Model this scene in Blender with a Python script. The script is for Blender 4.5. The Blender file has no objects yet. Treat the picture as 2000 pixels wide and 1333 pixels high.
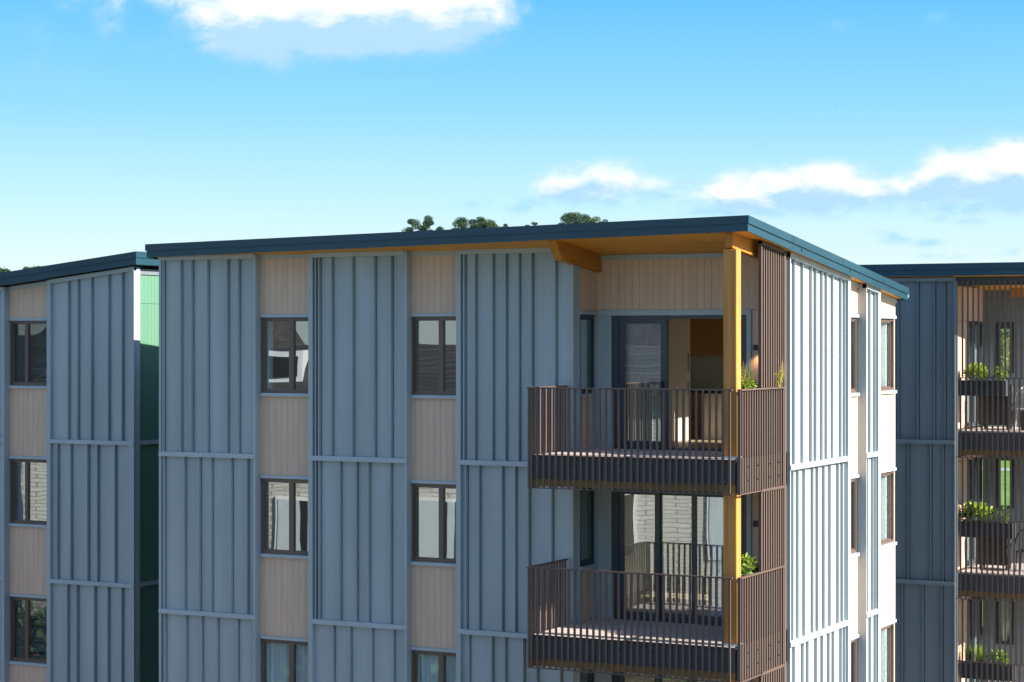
import bpy, bmesh, math, random
from math import radians, sin, cos, tan, pi
from mathutils import Vector, Matrix
random.seed(7)
SC = bpy.context.scene
COL = SC.collection

# ------------------------------------------------------------------ camera
ZO = 9.2                      # height of the top flashing line above the ground
YAW = 0.4637
cam_d = bpy.data.cameras.new("camera"); cam = bpy.data.objects.new("camera", cam_d); COL.objects.link(cam)
cam.location = (12.048, -33.553, 2.194 + ZO)
cam.rotation_euler = (radians(90), 0, YAW)
cam_d.sensor_width = 36; cam_d.lens = 75.15
cam_d.clip_start = 0.1; cam_d.clip_end = 6000
SC.camera = cam

# ------------------------------------------------------------------ sun and sky
SUN_EL = radians(29.3); SUN_AZ = radians(0.4)       # azimuth measured from +X towards +Y
sd = bpy.data.lights.new("sun", 'SUN'); sd.energy = 4.6; sd.angle = radians(0.5); sd.color = (1.0, 0.93, 0.84)
so = bpy.data.objects.new("sun", sd); COL.objects.link(so)
sdir = Vector((cos(SUN_EL)*cos(SUN_AZ), cos(SUN_EL)*sin(SUN_AZ), sin(SUN_EL)))
so.rotation_euler = sdir.to_track_quat('Z', 'Y').to_euler()
so.location = (40, 0, 60)

W = bpy.data.worlds.new("World"); SC.world = W; W.use_nodes = True
nt = W.node_tree; nt.nodes.clear()
def wn(t, **k):
    n = nt.nodes.new(t)
    for a, b in k.items(): setattr(n, a, b)
    return n
def wl(a, b): nt.links.new(a, b)
def wmath(op, a, b=None, c=None, clamp=False):
    n = wn('ShaderNodeMath', operation=op); n.use_clamp = clamp
    for i, v in enumerate((a, b, c)):
        if v is None: continue
        if isinstance(v, (int, float)): n.inputs[i].default_value = v
        else: wl(v, n.inputs[i])
    return n.outputs[0]
def wdot(v, c):
    n = wn('ShaderNodeVectorMath', operation='DOT_PRODUCT'); wl(v, n.inputs[0]); n.inputs[1].default_value = c
    return n.outputs['Value']
sky = wn('ShaderNodeTexSky', sky_type='NISHITA'); sky.sun_disc = False
sky.sun_elevation = SUN_EL; sky.sun_rotation = radians(90) - SUN_AZ
sky.air_density = 1.0; sky.dust_density = 0.6; sky.ozone_density = 2.2; sky.altitude = 50
tc = wn('ShaderNodeTexCoord'); D = tc.outputs['Generated']
fw = (-sin(YAW), cos(YAW), 0); rt = (cos(YAW), sin(YAW), 0)
f_ = wmath('MAXIMUM', wdot(D, fw), 0.02)
X = wmath('DIVIDE', wdot(D, rt), f_); Y = wmath('DIVIDE', wdot(D, (0, 0, 1)), f_)
cmb = wn('ShaderNodeCombineXYZ'); wl(X, cmb.inputs[0]); wl(wmath('MULTIPLY', Y, 1.7), cmb.inputs[1])
nz = wn('ShaderNodeTexNoise'); nz.inputs['Scale'].default_value = 48; nz.inputs['Detail'].default_value = 12; nz.inputs['Roughness'].default_value = 0.6
nz.inputs['Distortion'].default_value = 0.35
wl(cmb.outputs[0], nz.inputs['Vector'])
nz2 = wn('ShaderNodeTexNoise'); nz2.inputs['Scale'].default_value = 75; nz2.inputs['Detail'].default_value = 8
wl(cmb.outputs[0], nz2.inputs['Vector'])
def blob(px, py, rx, ry, s):
    F = 4175.0
    cx, cy, rx, ry = (px-1000)/F, (666.5-py)/F, rx/F, ry/F
    a = wmath('MULTIPLY', wmath('SUBTRACT', X, cx), 1/rx); b = wmath('MULTIPLY', wmath('SUBTRACT', Y, cy), 1/ry)
    r2 = wmath('ADD', wmath('MULTIPLY', a, a), wmath('MULTIPLY', b, b))
    return wmath('MULTIPLY', wmath('EXPONENT', wmath('MULTIPLY', r2, -1.0)), s), b
def cloudset(lst):
    tot = None; low = None
    for c in lst:
        g, b = blob(*c)
        tot = g if tot is None else wmath('ADD', tot, g)
        lo = wmath('MULTIPLY', g, wmath('MULTIPLY', b, -1.0))
        low = lo if low is None else wmath('ADD', low, lo)
    return tot, low
clouds = [(730, 50, 300, 55, .45), (860, 70, 90, 40, .35), (500, 25, 125, 85, 1.15), (640, 20, 150, 85, .8), (790, 25, 130, 70, 1.0), (920, 10, 85, 48, .85), (330, -12, 80, 26, .8), (215, 30, 40, 50, .55), (130, 5, 60, 30, .35), (560, 60, 130, 60, .5),
          (1950, 348, 100, 62, 1.4), (1995, 330, 60, 55, .9), (1830, 340, 50, 44, .8), (1780, 368, 75, 32, .8), (1620, 372, 90, 52, 1.15), (1560, 366, 60, 44, .5), (1440, 380, 75, 50, 1.05), (1175, 358, 95, 48, .95), (1090, 370, 60, 32, .6), (1290, 372, 60, 26, .4), (1530, 392, 190, 20, .2), (1720, 380, 50, 18, .5), (1500, 352, 30, 14, .3)]
tot, low = cloudset(clouds)
dens0 = wmath('MULTIPLY', wmath('MULTIPLY', wmath('SUBTRACT', nz2.outputs['Fac'], .5), tot), 1.1)
dens = wmath('ADD', wmath('ADD', tot, dens0), wmath('MULTIPLY', wmath('SUBTRACT', nz.outputs['Fac'], 0.5), wmath('ADD', wmath('MULTIPLY', tot, 1.6), .28)))
mr = wn('ShaderNodeMapRange', interpolation_type='SMOOTHERSTEP'); wl(dens, mr.inputs['Value'])
mr.inputs['From Min'].default_value = .10; mr.inputs['From Max'].default_value = 1.12
# thin blue-grey scud
sc_t, _ = cloudset([(1740, 462, 45, 16, .8), (1815, 472, 38, 14, .75), (1875, 432, 60, 13, .6), (1960, 490, 50, 12, .6), (1310, 372, 110, 26, .5), (1000, 400, 110, 22, .55),
                    (80, 170, 100, 60, .8), (60, 60, 70, 40, .5), (330, 95, 110, 26, .5), (860, 400, 40, 12, .4), (1480, 285, 26, 8, .45), (1640, 55, 60, 24, .5), (1840, 40, 40, 24, .5), (560, 335, 20, 8, .3), (1850, 500, 80, 10, .5), (700, 110, 250, 26, .45), (1880, 405, 160, 15, .8), (1420, 415, 110, 14, .8), (1620, 415, 70, 12, .6), (1180, 392, 90, 14, .5)])
sd2 = wmath('MULTIPLY', sc_t, wmath('ADD', wmath('MULTIPLY', nz2.outputs['Fac'], 2.6), -0.75))
mr2 = wn('ShaderNodeMapRange', interpolation_type='SMOOTHSTEP'); wl(sd2, mr2.inputs['Value'])
mr2.inputs['From Min'].default_value = .06; mr2.inputs['From Max'].default_value = .62; mr2.inputs['To Max'].default_value = .55
tint = wn('ShaderNodeMix', data_type='RGBA', blend_type='MULTIPLY'); tint.inputs['Factor'].default_value = 1
wl(sky.outputs[0], tint.inputs['A']); tint.inputs['B'].default_value = (0.97, 1.0, 1.06, 1)
el = wn('ShaderNodeMapRange'); wl(wdot(D, (0, 0, 1)), el.inputs['Value']); el.inputs['From Min'].default_value = 0; el.inputs['From Max'].default_value = .5
rmp = wn('ShaderNodeValToRGB'); wl(el.outputs[0], rmp.inputs[0]); cr = rmp.color_ramp
stops = [(0.0, (.86, .98, .99)), (.07, (.74, .94, .98)), (.128, (.54, .86, .97)), (.214, (.27, .69, .96)), (.32, (.10, .52, .98)), (.5, (.07, .40, .90)), (1.0, (.06, .25, .60))]
while len(cr.elements) < len(stops): cr.elements.new(.5)
for e, (p_, c_) in zip(cr.elements, stops): e.position = p_; e.color = (*c_, 1)
sc3 = wn('ShaderNodeVectorMath', operation='SCALE'); wl(rmp.outputs[0], sc3.inputs[0]); sc3.inputs['Scale'].default_value = 3.6
fd = wn('ShaderNodeMapRange'); wl(wdot(D, (0, 0, 1)), fd.inputs['Value']); fd.inputs['From Min'].default_value = .2; fd.inputs['From Max'].default_value = .5; fd.inputs['To Min'].default_value = .92; fd.inputs['To Max'].default_value = 0
skm = wn('ShaderNodeMix', data_type='RGBA'); wl(fd.outputs[0], skm.inputs['Factor']); wl(tint.outputs['Result'], skm.inputs['A']); wl(sc3.outputs[0], skm.inputs['B'])
SKYC = skm.outputs['Result']
mixs = wn('ShaderNodeMix', data_type='RGBA'); wl(mr2.outputs[0], mixs.inputs['Factor']); wl(SKYC, mixs.inputs['A'])
mixs.inputs['B'].default_value = (1.15, 2.5, 4.4, 1)
low = wmath('ADD', low, wmath('MULTIPLY', wmath('ADD', wmath('MULTIPLY', wmath('SUBTRACT', nz2.outputs['Fac'], .5), 1.2), wmath('MULTIPLY', wmath('SUBTRACT', nz.outputs['Fac'], .5), -1.6)), 1.0))
shade = wn('ShaderNodeMapRange'); wl(low, shade.inputs['Value']); shade.inputs['From Min'].default_value = -.32; shade.inputs['From Max'].default_value = .34
ccol = wn('ShaderNodeMix', data_type='RGBA'); wl(shade.outputs[0], ccol.inputs['Factor'])
ccol.inputs['A'].default_value = (3.75, 3.85, 3.95, 1); ccol.inputs['B'].default_value = (1.75, 2.75, 3.85, 1)
mixc = wn('ShaderNodeMix', data_type='RGBA'); wl(mr.outputs[0], mixc.inputs['Factor']); wl(mixs.outputs['Result'], mixc.inputs['A']); wl(ccol.outputs['Result'], mixc.inputs['B'])
bg = wn('ShaderNodeBackground'); wl(mixc.outputs['Result'], bg.inputs['Color']); bg.inputs['Strength'].default_value = 0.1
out = wn('ShaderNodeOutputWorld'); wl(bg.outputs[0], out.inputs[0])

SC.view_settings.view_transform = 'Standard'; SC.view_settings.look = 'None'
SC.view_settings.gamma = 1; SC.view_settings.exposure = 1.5
SC.render.engine = 'CYCLES'
SC.cycles.max_bounces = 10; SC.cycles.diffuse_bounces = 5; SC.cycles.transparent_max_bounces = 16
SC.render.resolution_x = 1024; SC.render.resolution_y = 682

# ------------------------------------------------------------------ materials
def mat(name, col, rough=.5, metal=0., spec=.5, var=0., vscale=2., bump=0., bscale=20., stretch=(1, 1, 1), col2=None):
    m = bpy.data.materials.new(name); m.use_nodes = True
    n = m.node_tree; b = n.nodes['Principled BSDF']
    b.inputs['Base Color'].default_value = (*col, 1); b.inputs['Roughness'].default_value = rough
    b.inputs['Metallic'].default_value = metal; b.inputs['Specular IOR Level'].default_value = spec
    if var or bump or col2:
        g = n.nodes.new('ShaderNodeNewGeometry'); mp = n.nodes.new('ShaderNodeMapping'); mp.inputs['Scale'].default_value = stretch
        n.links.new(g.outputs['Position'], mp.inputs[0])
    if var or col2:
        t = n.nodes.new('ShaderNodeTexNoise'); t.inputs['Scale'].default_value = vscale; t.inputs['Detail'].default_value = 6
        n.links.new(mp.outputs[0], t.inputs[0])
        r = n.nodes.new('ShaderNodeMapRange'); r.inputs['From Min'].default_value = .3; r.inputs['From Max'].default_value = .7
        n.links.new(t.outputs['Fac'], r.inputs[0])
        mx = n.nodes.new('ShaderNodeMix'); mx.data_type = 'RGBA'; n.links.new(r.outputs[0], mx.inputs['Factor'])
        if col2: a, c = col, col2
        else: a, c = [x*(1-var) for x in col], [min(1, x*(1+var)) for x in col]
        mx.inputs['A'].default_value = (*a, 1); mx.inputs['B'].default_value = (*c, 1)
        n.links.new(mx.outputs['Result'], b.inputs['Base Color'])
    if bump:
        t2 = n.nodes.new('ShaderNodeTexNoise'); t2.inputs['Scale'].default_value = bscale; t2.inputs['Detail'].default_value = 4
        n.links.new(mp.outputs[0], t2.inputs[0])
        bp = n.nodes.new('ShaderNodeBump'); bp.inputs['Strength'].default_value = bump; bp.inputs['Distance'].default_value = .02
        n.links.new(t2.outputs['Fac'], bp.inputs['Height']); n.links.new(bp.outputs[0], b.inputs['Normal'])
    return m
M = {}
M['clad'] = mat('blue_grey_steel', (.345, .388, .40), .42, 0, .5, .10, 2.2, .15, 1.3, (1, 1, .12))
M['trim'] = mat('blue_grey_trim', (.37, .415, .435), .4, 0, .5, .05, 1.5)
M['clad_dark'] = mat('dark_grey_steel', (.16, .185, .198), .42, 0, .5, .10, 2.2, .15, 1.3, (1, 1, .12))
M['cream'] = mat('cream_boards', (.62, .43, .31), .55, 0, .4, .07, 2.5, .05, 60, (4, 4, .3))
M['green'] = mat('green_boards', (.095, .215, .135), .55, 0, .4, .05, 1.2)
M['fascia'] = mat('navy_steel', (.012, .052, .076), .42, .15, .5, .1, .8, .08, 1.5)
M['rooft'] = mat('roof_steel', (.06, .075, .09), .45)
M['frame'] = mat('bronze_aluminium', (.125, .085, .066), .4, 0, .5)
M['framed'] = mat('charcoal_aluminium', (.04, .05, .06), .4, 0, .5)
M['rail'] = mat('brown_steel_bars', (.115, .074, .058), .5, 0, .4)
M['raild'] = mat('charcoal_steel', (.05, .055, .06), .5, 0, .4, .1, 2)
M['timber'] = mat('golden_glulam', (.66, .29, .075), .42, 0, .25, 0, 9, .15, 30, (1.6, 1.6, .05), (.40, .16, .035))
M['timberh'] = mat('golden_beam', (.60, .24, .03), .45, 0, .25, 0, 5, .15, 30, (6, .35, 6), (.38, .14, .02))
M['soffit'] = mat('timber_soffit', (.90, .42, .04), .45, 0, .25, 0, 4, .1, 25, (.3, 7, 3), (.62, .27, .03))
M['deck'] = mat('grey_brown_decking', (.64, .55, .50), .6, 0, .4, 0, 6, .2, 30, (.4, 8, 1), (.46, .38, .34))
M['gap_shade'] = mat('slat_gap_shade', (.022, .018, .017), .5)  # near-black that paints in the shade between the side slats
M['clt'] = mat('dark_timber_slab', (.30, .16, .045), .6, 0, .3, .25, 3)  # darker brown than the beams, tone varied at random
M['deckd'] = mat('dark_stained_edge_board', (.06, .04, .035), .7)
M['galv'] = mat('galvanised_steel', (.45, .5, .55), .35, .6, .5, .1, 12)
M['dark'] = mat('dark_underside', (.03, .03, .03), .8)
M['room'] = mat('white_interior_paint', (.80, .76, .70), .7)
M['floor'] = mat('oak_floor', (.56, .42, .27), .5, 0, .5, .15, 5)
M['cabinet'] = mat('brown_cabinet', (.66, .36, .13), .5)
M['cabw'] = mat('cream_cabinet', (.76, .66, .54), .5)
M['black'] = mat('black_plastic', (.02, .02, .022), .5)
M['white'] = mat('white_paint', (.78, .78, .76), .5)
M['soil'] = mat('potting_soil', (.05, .035, .025), .9, 0, .2, .3, 30)
M['conc'] = mat('concrete', (.35, .34, .32), .8, 0, .3, .12, 2)
M['asphalt'] = mat('asphalt', (.05, .05, .052), .85, 0, .3, .15, 3)
M['grass'] = mat('lawn_grass', (.10, .20, .03), .9, 0, .2, 0, .4, .3, 8, (1, 1, 1), (.17, .27, .05))
M['bark'] = mat('bark', (.09, .06, .04), .9, 0, .2, .3, 6)
def leafmat(name, c1, c2, sc=1.5, trans=.35):
    m = mat(name, c1, .55, 0, .35, 0, sc, 0, 1, (1, 1, 1), c2)
    n = m.node_tree; b = n.nodes['Principled BSDF']; o = n.nodes['Material Output']
    t = n.nodes.new('ShaderNodeBsdfTranslucent'); mx = n.nodes.new('ShaderNodeMixShader'); mx.inputs[0].default_value = trans
    src = b.inputs['Base Color'].links[0].from_socket; n.links.new(src, t.inputs['Color'])
    n.links.new(b.outputs[0], mx.inputs[1]); n.links.new(t.outputs[0], mx.inputs[2]); n.links.new(mx.outputs[0], o.inputs[0])
    return m
M['pine'] = leafmat('pine_needles', (.02, .055, .035), (.05, .10, .045), .35, .1)
M['gum'] = leafmat('gum_leaves', (.05, .10, .045), (.10, .14, .05), .6, .2)
M['bright'] = leafmat('bright_leaves', (.22, .36, .02), (.34, .46, .03), 9)
M['mid'] = leafmat('mid_green_leaves', (.07, .15, .03), (.16, .25, .04), 9)
M['dry'] = leafmat('straw_stems', (.42, .30, .13), (.55, .42, .2), 12)
M['curtain'] = leafmat('sheer_curtain', (.78, .84, .85), (.84, .88, .88), 3, .4)
M['blind'] = leafmat('slatted_blind', (.62, .64, .62), (.7, .72, .7), 3, .2)
def glassmat(name, base, bs, dist, tintc=(.8, .88, .88)):
    m = bpy.data.materials.new(name); m.use_nodes = True; n = m.node_tree; n.nodes.clear()
    o = n.nodes.new('ShaderNodeOutputMaterial'); t = n.nodes.new('ShaderNodeBsdfTransparent'); t.inputs[0].default_value = (*tintc, 1)
    g = n.nodes.new('ShaderNodeBsdfGlossy'); g.inputs['Roughness'].default_value = 0; g.inputs[0].default_value = (.95, 1, 1, 1)
    fr = n.nodes.new('ShaderNodeLayerWeight'); pw = n.nodes.new('ShaderNodeMath'); pw.operation = 'POWER'; pw.inputs[1].default_value = 5
    n.links.new(fr.outputs['Facing'], pw.inputs[0])
    a = n.nodes.new('ShaderNodeMath'); a.operation = 'MULTIPLY_ADD'; a.use_clamp = True; a.inputs[1].default_value = 1-base; a.inputs[2].default_value = base
    n.links.new(pw.outputs[0], a.inputs[0]); mx = n.nodes.new('ShaderNodeMixShader')
    n.links.new(a.outputs[0], mx.inputs[0]); n.links.new(t.outputs[0], mx.inputs[1]); n.links.new(g.outputs[0], mx.inputs[2]); n.links.new(mx.outputs[0], o.inputs[0])
    ge = n.nodes.new('ShaderNodeNewGeometry'); no = n.nodes.new('ShaderNodeTexNoise'); no.inputs['Scale'].default_value = bs; no.inputs['Detail'].default_value = 1
    n.links.new(ge.outputs['Position'], no.inputs[0]); bp = n.nodes.new('ShaderNodeBump'); bp.inputs['Strength'].default_value = 1; bp.inputs['Distance'].default_value = dist
    n.links.new(no.outputs['Fac'], bp.inputs['Height']); n.links.new(bp.outputs[0], g.inputs['Normal'])
    return m
M['glass'] = glassmat('window_glass', .18, .9, .0022, (.93, .97, .97))
M['glasst'] = glassmat('thin_reflection_glass', .06, .9, .0022, (.93, .98, .98))
M['glassc'] = glassmat('clear_glass', .05, 1.0, .001, (.9, .95, .93))
# brick
def brickmat(name, c1, c2, mc):
    m = bpy.data.materials.new(name); m.use_nodes = True; n = m.node_tree; b = n.nodes['Principled BSDF']; b.inputs['Roughness'].default_value = .8
    tcn = n.nodes.new('ShaderNodeTexCoord'); sp = n.nodes.new('ShaderNodeSeparateXYZ'); n.links.new(tcn.outputs['Object'], sp.inputs[0])
    ad = n.nodes.new('ShaderNodeMath'); ad.operation = 'ADD'; n.links.new(sp.outputs[0], ad.inputs[0]); n.links.new(sp.outputs[1], ad.inputs[1])
    cb = n.nodes.new('ShaderNodeCombineXYZ'); n.links.new(ad.outputs[0], cb.inputs[0]); n.links.new(sp.outputs[2], cb.inputs[1])
    br = n.nodes.new('ShaderNodeTexBrick'); br.inputs['Scale'].default_value = 1; br.inputs['Brick Width'].default_value = .36; br.inputs['Row Height'].default_value = .12
    br.inputs['Mortar Size'].default_value = .012; br.inputs['Color1'].default_value = (*c1, 1); br.inputs['Color2'].default_value = (*c2, 1); br.inputs['Mortar'].default_value = (*mc, 1)
    n.links.new(cb.outputs[0], br.inputs[0]); n.links.new(br.outputs[0], b.inputs['Base Color'])
    return m
M['brick'] = brickmat('pale_brick', (.64, .60, .53), (.56, .52, .46), (.30, .28, .25))

M['roofd'] = brickmat('dark_roof_tiles', (.06, .052, .048), (.03, .028, .027), (.008, .008, .008))
# ------------------------------------------------------------------ mesh helpers
ORG = {}
def link(o): COL.objects.link(o); return o
def tag(o, label=None, cat=None, group=None, kind=None):
    if label: o['label'] = label
    if cat: o['category'] = cat
    if group: o['group'] = group
    if kind: o['kind'] = kind
    return o
def empty(name, loc, label, cat, group=None):
    o = bpy.data.objects.new(name, None); link(o); o.location = loc; o.empty_display_size = .2
    ORG[o] = Vector(loc); return tag(o, label, cat, group)
class MB:
    def __init__(s): s.v = []; s.f = []
    def hexa(s, p):
        i = len(s.v); s.v += [tuple(q) for q in p]
        s.f += [(i, i+3, i+2, i+1), (i+4, i+5, i+6, i+7), (i, i+1, i+5, i+4), (i+1, i+2, i+6, i+5), (i+2, i+3, i+7, i+6), (i+3, i, i+4, i+7)]
    def box(s, x0, x1, y0, y1, z0, z1):
        s.hexa([(x0, y0, z0), (x1, y0, z0), (x1, y1, z0), (x0, y1, z0), (x0, y0, z1), (x1, y0, z1), (x1, y1, z1), (x0, y1, z1)])
    def poly(s, pts):
        i = len(s.v); s.v += [tuple(q) for q in pts]; s.f.append(tuple(range(i, i+len(pts))))
    def tube(s, a, b, r, n=8, r2=None):
        a = Vector(a); b = Vector(b); r2 = r if r2 is None else r2
        d = (b-a).normalized(); u = d.orthogonal().normalized(); w = d.cross(u); i = len(s.v)
        for c, rr in ((a, r), (b, r2)):
            for k in range(n): s.v.append(tuple(c+(u*cos(2*pi*k/n)+w*sin(2*pi*k/n))*rr))
        for k in range(n): s.f.append((i+k, i+(k+1) % n, i+n+(k+1) % n, i+n+k))
        s.f.append(tuple(i+k for k in range(n))[::-1]); s.f.append(tuple(i+n+k for k in range(n)))
    def build(s, name, m, parent=None, origin=None, smooth=False, bevel=0, recalc=True, z=ZO):
        """vertices are given in site coordinates (z counted from the top flashing line)"""
        if origin is None: origin = ORG.get(parent, Vector((0, 0, 0))) if parent else Vector((0, 0, 0))
        origin = Vector(origin)
        me = bpy.data.meshes.new(name)
        me.from_pydata([(v[0]-origin[0], v[1]-origin[1], v[2]+z-origin[2]) for v in s.v], [], s.f)
        if recalc:
            bm = bmesh.new(); bm.from_mesh(me); bmesh.ops.recalc_face_normals(bm, faces=bm.faces[:]); bm.to_mesh(me); bm.free()
        me.materials.append(M[m] if isinstance(m, str) else m)
        if smooth:
            for p in me.polygons: p.use_smooth = True
        o = bpy.data.objects.new(name, me); link(o)
        if parent: o.parent = parent; o.location = origin-ORG[parent] if origin != ORG[parent] else (0, 0, 0)
        else: o.location = origin
        ORG[o] = origin
        if bevel:
            bv = o.modifiers.new('bevel', 'BEVEL'); bv.width = bevel; bv.segments = 2; bv.limit_method = 'ANGLE'
        return o
KIDS = {}
def copy_tree(o, parent, dz):
    c = o.copy(); link(c); c.parent = parent
    c.location = o.location+Vector((0, 0, dz))
    ORG[c] = ORG[o]
    for ch in [x for x in bpy.data.objects if x.parent == o]:
        d = copy_tree(ch, c, 0)
    return c

class Face:
    """a wall plane: kind 'F' looks to -Y (t runs along X), kind 'R' looks to +X (t runs along Y)"""
    def __init__(s, kind, plane): s.k = kind; s.p = plane
    def P(s, t, d, z): return (t, s.p-d, z) if s.k == 'F' else (s.p+d, t, z)
    def box(s, mb, t0, t1, d0, d1, z0, z1, z0b=None, z1b=None):
        z0b = z0 if z0b is None else z0b; z1b = z1 if z1b is None else z1b
        mb.hexa([s.P(t0, d0, z0), s.P(t1, d0, z0b), s.P(t1, d1, z0b), s.P(t0, d1, z0), s.P(t0, d0, z1), s.P(t1, d0, z1b), s.P(t1, d1, z1b), s.P(t0, d1, z1)])

BOTZ = -ZO+.02
def topz(fn, t): return fn(t) if callable(fn) else fn
def cladding(face, root, t0, t1, top, ribsets, trimL, trimR, m='clad', back=.14, name='cladding_panel'):
    """standing-seam steel: one storey-high panel after another with a flashing between"""
    for k in range(4):
        z0 = -3*k+.086 if k < 3 else BOTZ
        ribs = ribsets[k % len(ribsets)]
        zt = (lambda t: topz(top, t)) if k == 0 else (lambda t, k=k: -3*(k-1)-.0)
        mb = MB()
        zs = -3*k+.001 if k < 3 else BOTZ; h = .080
        face.box(mb, t0, t1, -back, -.05, zs, zt(t0), None, zt(t1))
        live = [r for r in ribs if t0+trimL+.01 <= r <= t1-trimR-.01]; cut = t0
        for r in live:          # sheet with a narrow channel added to put a shade line beside each seam
            a, b = (r+.007, r+.026) if face.k == 'F' else (r-.022, r-.007)
            if b > t1-.01 or a < cut+.01: continue
            face.box(mb, cut, a, -.0499, 0.0, zs, zt(cut), None, zt(a)); cut = b
        face.box(mb, cut, t1, -.0499, 0.0, zs, zt(cut), None, zt(t1))
        if trimL: face.box(mb, t0, t0+trimL, .001, h, z0, zt(t0)-.002, None, zt(t0+trimL)-.002)
        if trimR: face.box(mb, t1-trimR, t1, .001, h, z0, zt(t1-trimR)-.002, None, zt(t1)-.002)
        for r in ribs:
            if r < t0+trimL+.01 or r > t1-trimR-.01: continue
            face.box(mb, r-.007, r+.007, .001, .078 if face.k == 'F' else .05, z0, zt(r)-.002)
        # low stiffening swage next to each seam
        mb.build(name, m, root)
    tm = 'trim' if m == 'clad' else m
    for k in range(3):
        mb = MB(); face.box(mb, t0-(.03 if trimL > .06 and face.k == 'F' and t0 < -12 else 0), t1, .002, .095, -3*k, -3*k+.08)
        face.box(mb, t0, t1, .002, .085, -3*k+.08, -3*k+.088)
        mb.build('floor_flashing', tm, root)
def topflash(face, root, t0, t1, top, m='trim', d=.092):
    mb = MB(); face.box(mb, t0, t1, .0, d, top(t0)-.085, top(t0)+.0, top(t1)-.085, top(t1)+.0); mb.build('top_flashing', m, root)
def boards(face, root, t0, t1, z0, z1fn, m='cream', pitch=.13, back=.13, name='board_panel', phase=0.):
    mb = MB(); f = z1fn if callable(z1fn) else (lambda t: z1fn)
    face.box(mb, t0, t1, -back, -.012, z0, f(t0), None, f(t1))
    t = t0-phase; g = .0022
    while t < t1-.002:
        a, b = max(t, t0), min(t+pitch, t1)
        a2 = a+(g if a > t0 else 0); b2 = b-(g if b < t1 else 0)
        if b2 > a2: face.box(mb, a2, b2, -.0115, 0, z0+.001, f(a2)-.001, None, f(b2)-.001)
        t += pitch
    return mb.build(name, m, root)
def curtain(face, parent, t0, t1, d, z0, z1, m='curtain', amp=.028, n=None, name='curtain'):
    L = t1-t0; n = n or max(8, int(L*70)); mb = MB()
    for i in range(n+1):
        t = t0+L*i/n; ph = i*.9+sin(i*.37)*1.3
        for z in (z0, z1): mb.v.append(face.P(t, d+amp*sin(ph), z))
    for i in range(n): mb.f.append((2*i, 2*i+2, 2*i+3, 2*i+1))
    return mb.build(name, m, parent, smooth=True, recalc=False)
def blind(face, parent, t0, t1, d, z0, z1):
    mb = MB(); z = z0+.02; rr = random.Random(3)
    while z < z1:
        face.box(mb, t0, t1, d-.012, d+.012, z+.006, z+.008+rr.random()*.004, z+.004+rr.random()*.006, None)
        z += .045
    return mb.build('blind', 'blind', parent)
def window(face, root, t0, t1, z0, z1, panes, fw_=.05, m='frame', glass='glass', inset=.0, cover=None, flash=True, fm='trim', d=-.012, rail=None):
    """frame mesh with glass, lintel/sill flashing and curtain as children"""
    mb = MB(); a = d
    face.box(mb, t0, t1, a-.10, a, z0, z0+fw_); face.box(mb, t0, t1, a-.10, a, z1-fw_, z1)
    face.box(mb, t0, t0+fw_, a-.10, a, z0+fw_, z1-fw_); face.box(mb, t1-fw_, t1, a-.10, a, z0+fw_, z1-fw_)
    ps = sorted(panes)
    for (p0, p1), (q0, q1) in zip(ps, ps[1:]):
        face.box(mb, p1+.006, q0-.006, a-.09, a-.004, z0+fw_, z1-fw_)
    # sash frames
    for p0, p1 in ps:
        for (b0, b1, c0, c1) in ((p0-.02, p1+.02, z0+fw_, z0+fw_+.03), (p0-.02, p1+.02, z1-fw_-.03, z1-fw_)):
            face.box(mb, b0, b1, a-.07, a-.012, c0, c1)
        face.box(mb, p0-.02, p0, a-.07, a-.012, z0+fw_+.03, z1-fw_-.03); face.box(mb, p1, p1+.02, a-.07, a-.012, z0+fw_+.03, z1-fw_-.03)
    w = mb.build('window', m, root)
    for p0, p1 in ps:
        g = MB(); face.box(g, p0+.001, p1-.001, a-.05, a-.042, z0+fw_+.031, z1-fw_-.031); g.build('pane', glass, w)
    if flash:
        g = MB(); face.box(g, t0, t1, -.05, .045, z1+.001, z1+.058); g.build('lintel_flashing', fm, w)
        g = MB(); face.box(g, t0, t1, -.05, .055, z0-.062, z0-.001); g.build('sill_flashing', fm, w)
    if cover == 'curtain': curtain(face, w, t0+.02, t1-.02, a-.13, z0-.1, z1+.05)
    elif cover == 'left': curtain(face, w, t0+.02, t0+.16, a-.16, z0-.1, z1+.05)
    elif cover == 'right': curtain(face, w, t1-.22, t1-.02, a-.16, z0-.1, z1+.05)
    elif cover == 'blind': blind(face, w, t0+.03, t1-.03, a-.16, z0+.02, z1-.02)
    return w

def slats(mb, face, t0, t1, pitch, z0, z1, w=.034, dd=.03, d=0., zt=None):
    t = t0
    while t <= t1+.001:
        face.box(mb, t-w/2, t+w/2, d, d+dd, z0, z1 if zt is None else zt(t)); t += pitch

# ================================================================== setting
g = MB()
N = 40
def gz(x, y):
    # flat site, with a wooded ridge far behind
    d = ((x+301)*fw[0]+(y-592)*fw[1]); l = (x+301)*rt[0]+(y-592)*rt[1]
    return 29*math.exp(-(d/130)**2)*math.exp(-((l-8)/85)**2)+14*math.exp(-((d+10)/150)**2)*math.exp(-(l/250)**2)
xs = [-3000, -1800, -1100]+[-800+i*25 for i in range(45)]+[500, 900, 1800, 3000]
ys = [-3000, -1500, -700, -300, -100, 0, 100, 200, 260]+[300+i*25 for i in range(30)]+[1200, 1600, 3000]
idx = {}
for i, x in enumerate(xs):
    for j, y in enumerate(ys):
        idx[i, j] = len(g.v); g.v.append((x, y, gz(x, y)))
for i in range(len(xs)-1):
    for j in range(len(ys)-1): g.f.append((idx[i, j], idx[i+1, j], idx[i+1, j+1], idx[i, j+1]))
gr = g.build('ground', 'grass', smooth=True, z=0); tag(gr, kind='structure')
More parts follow.
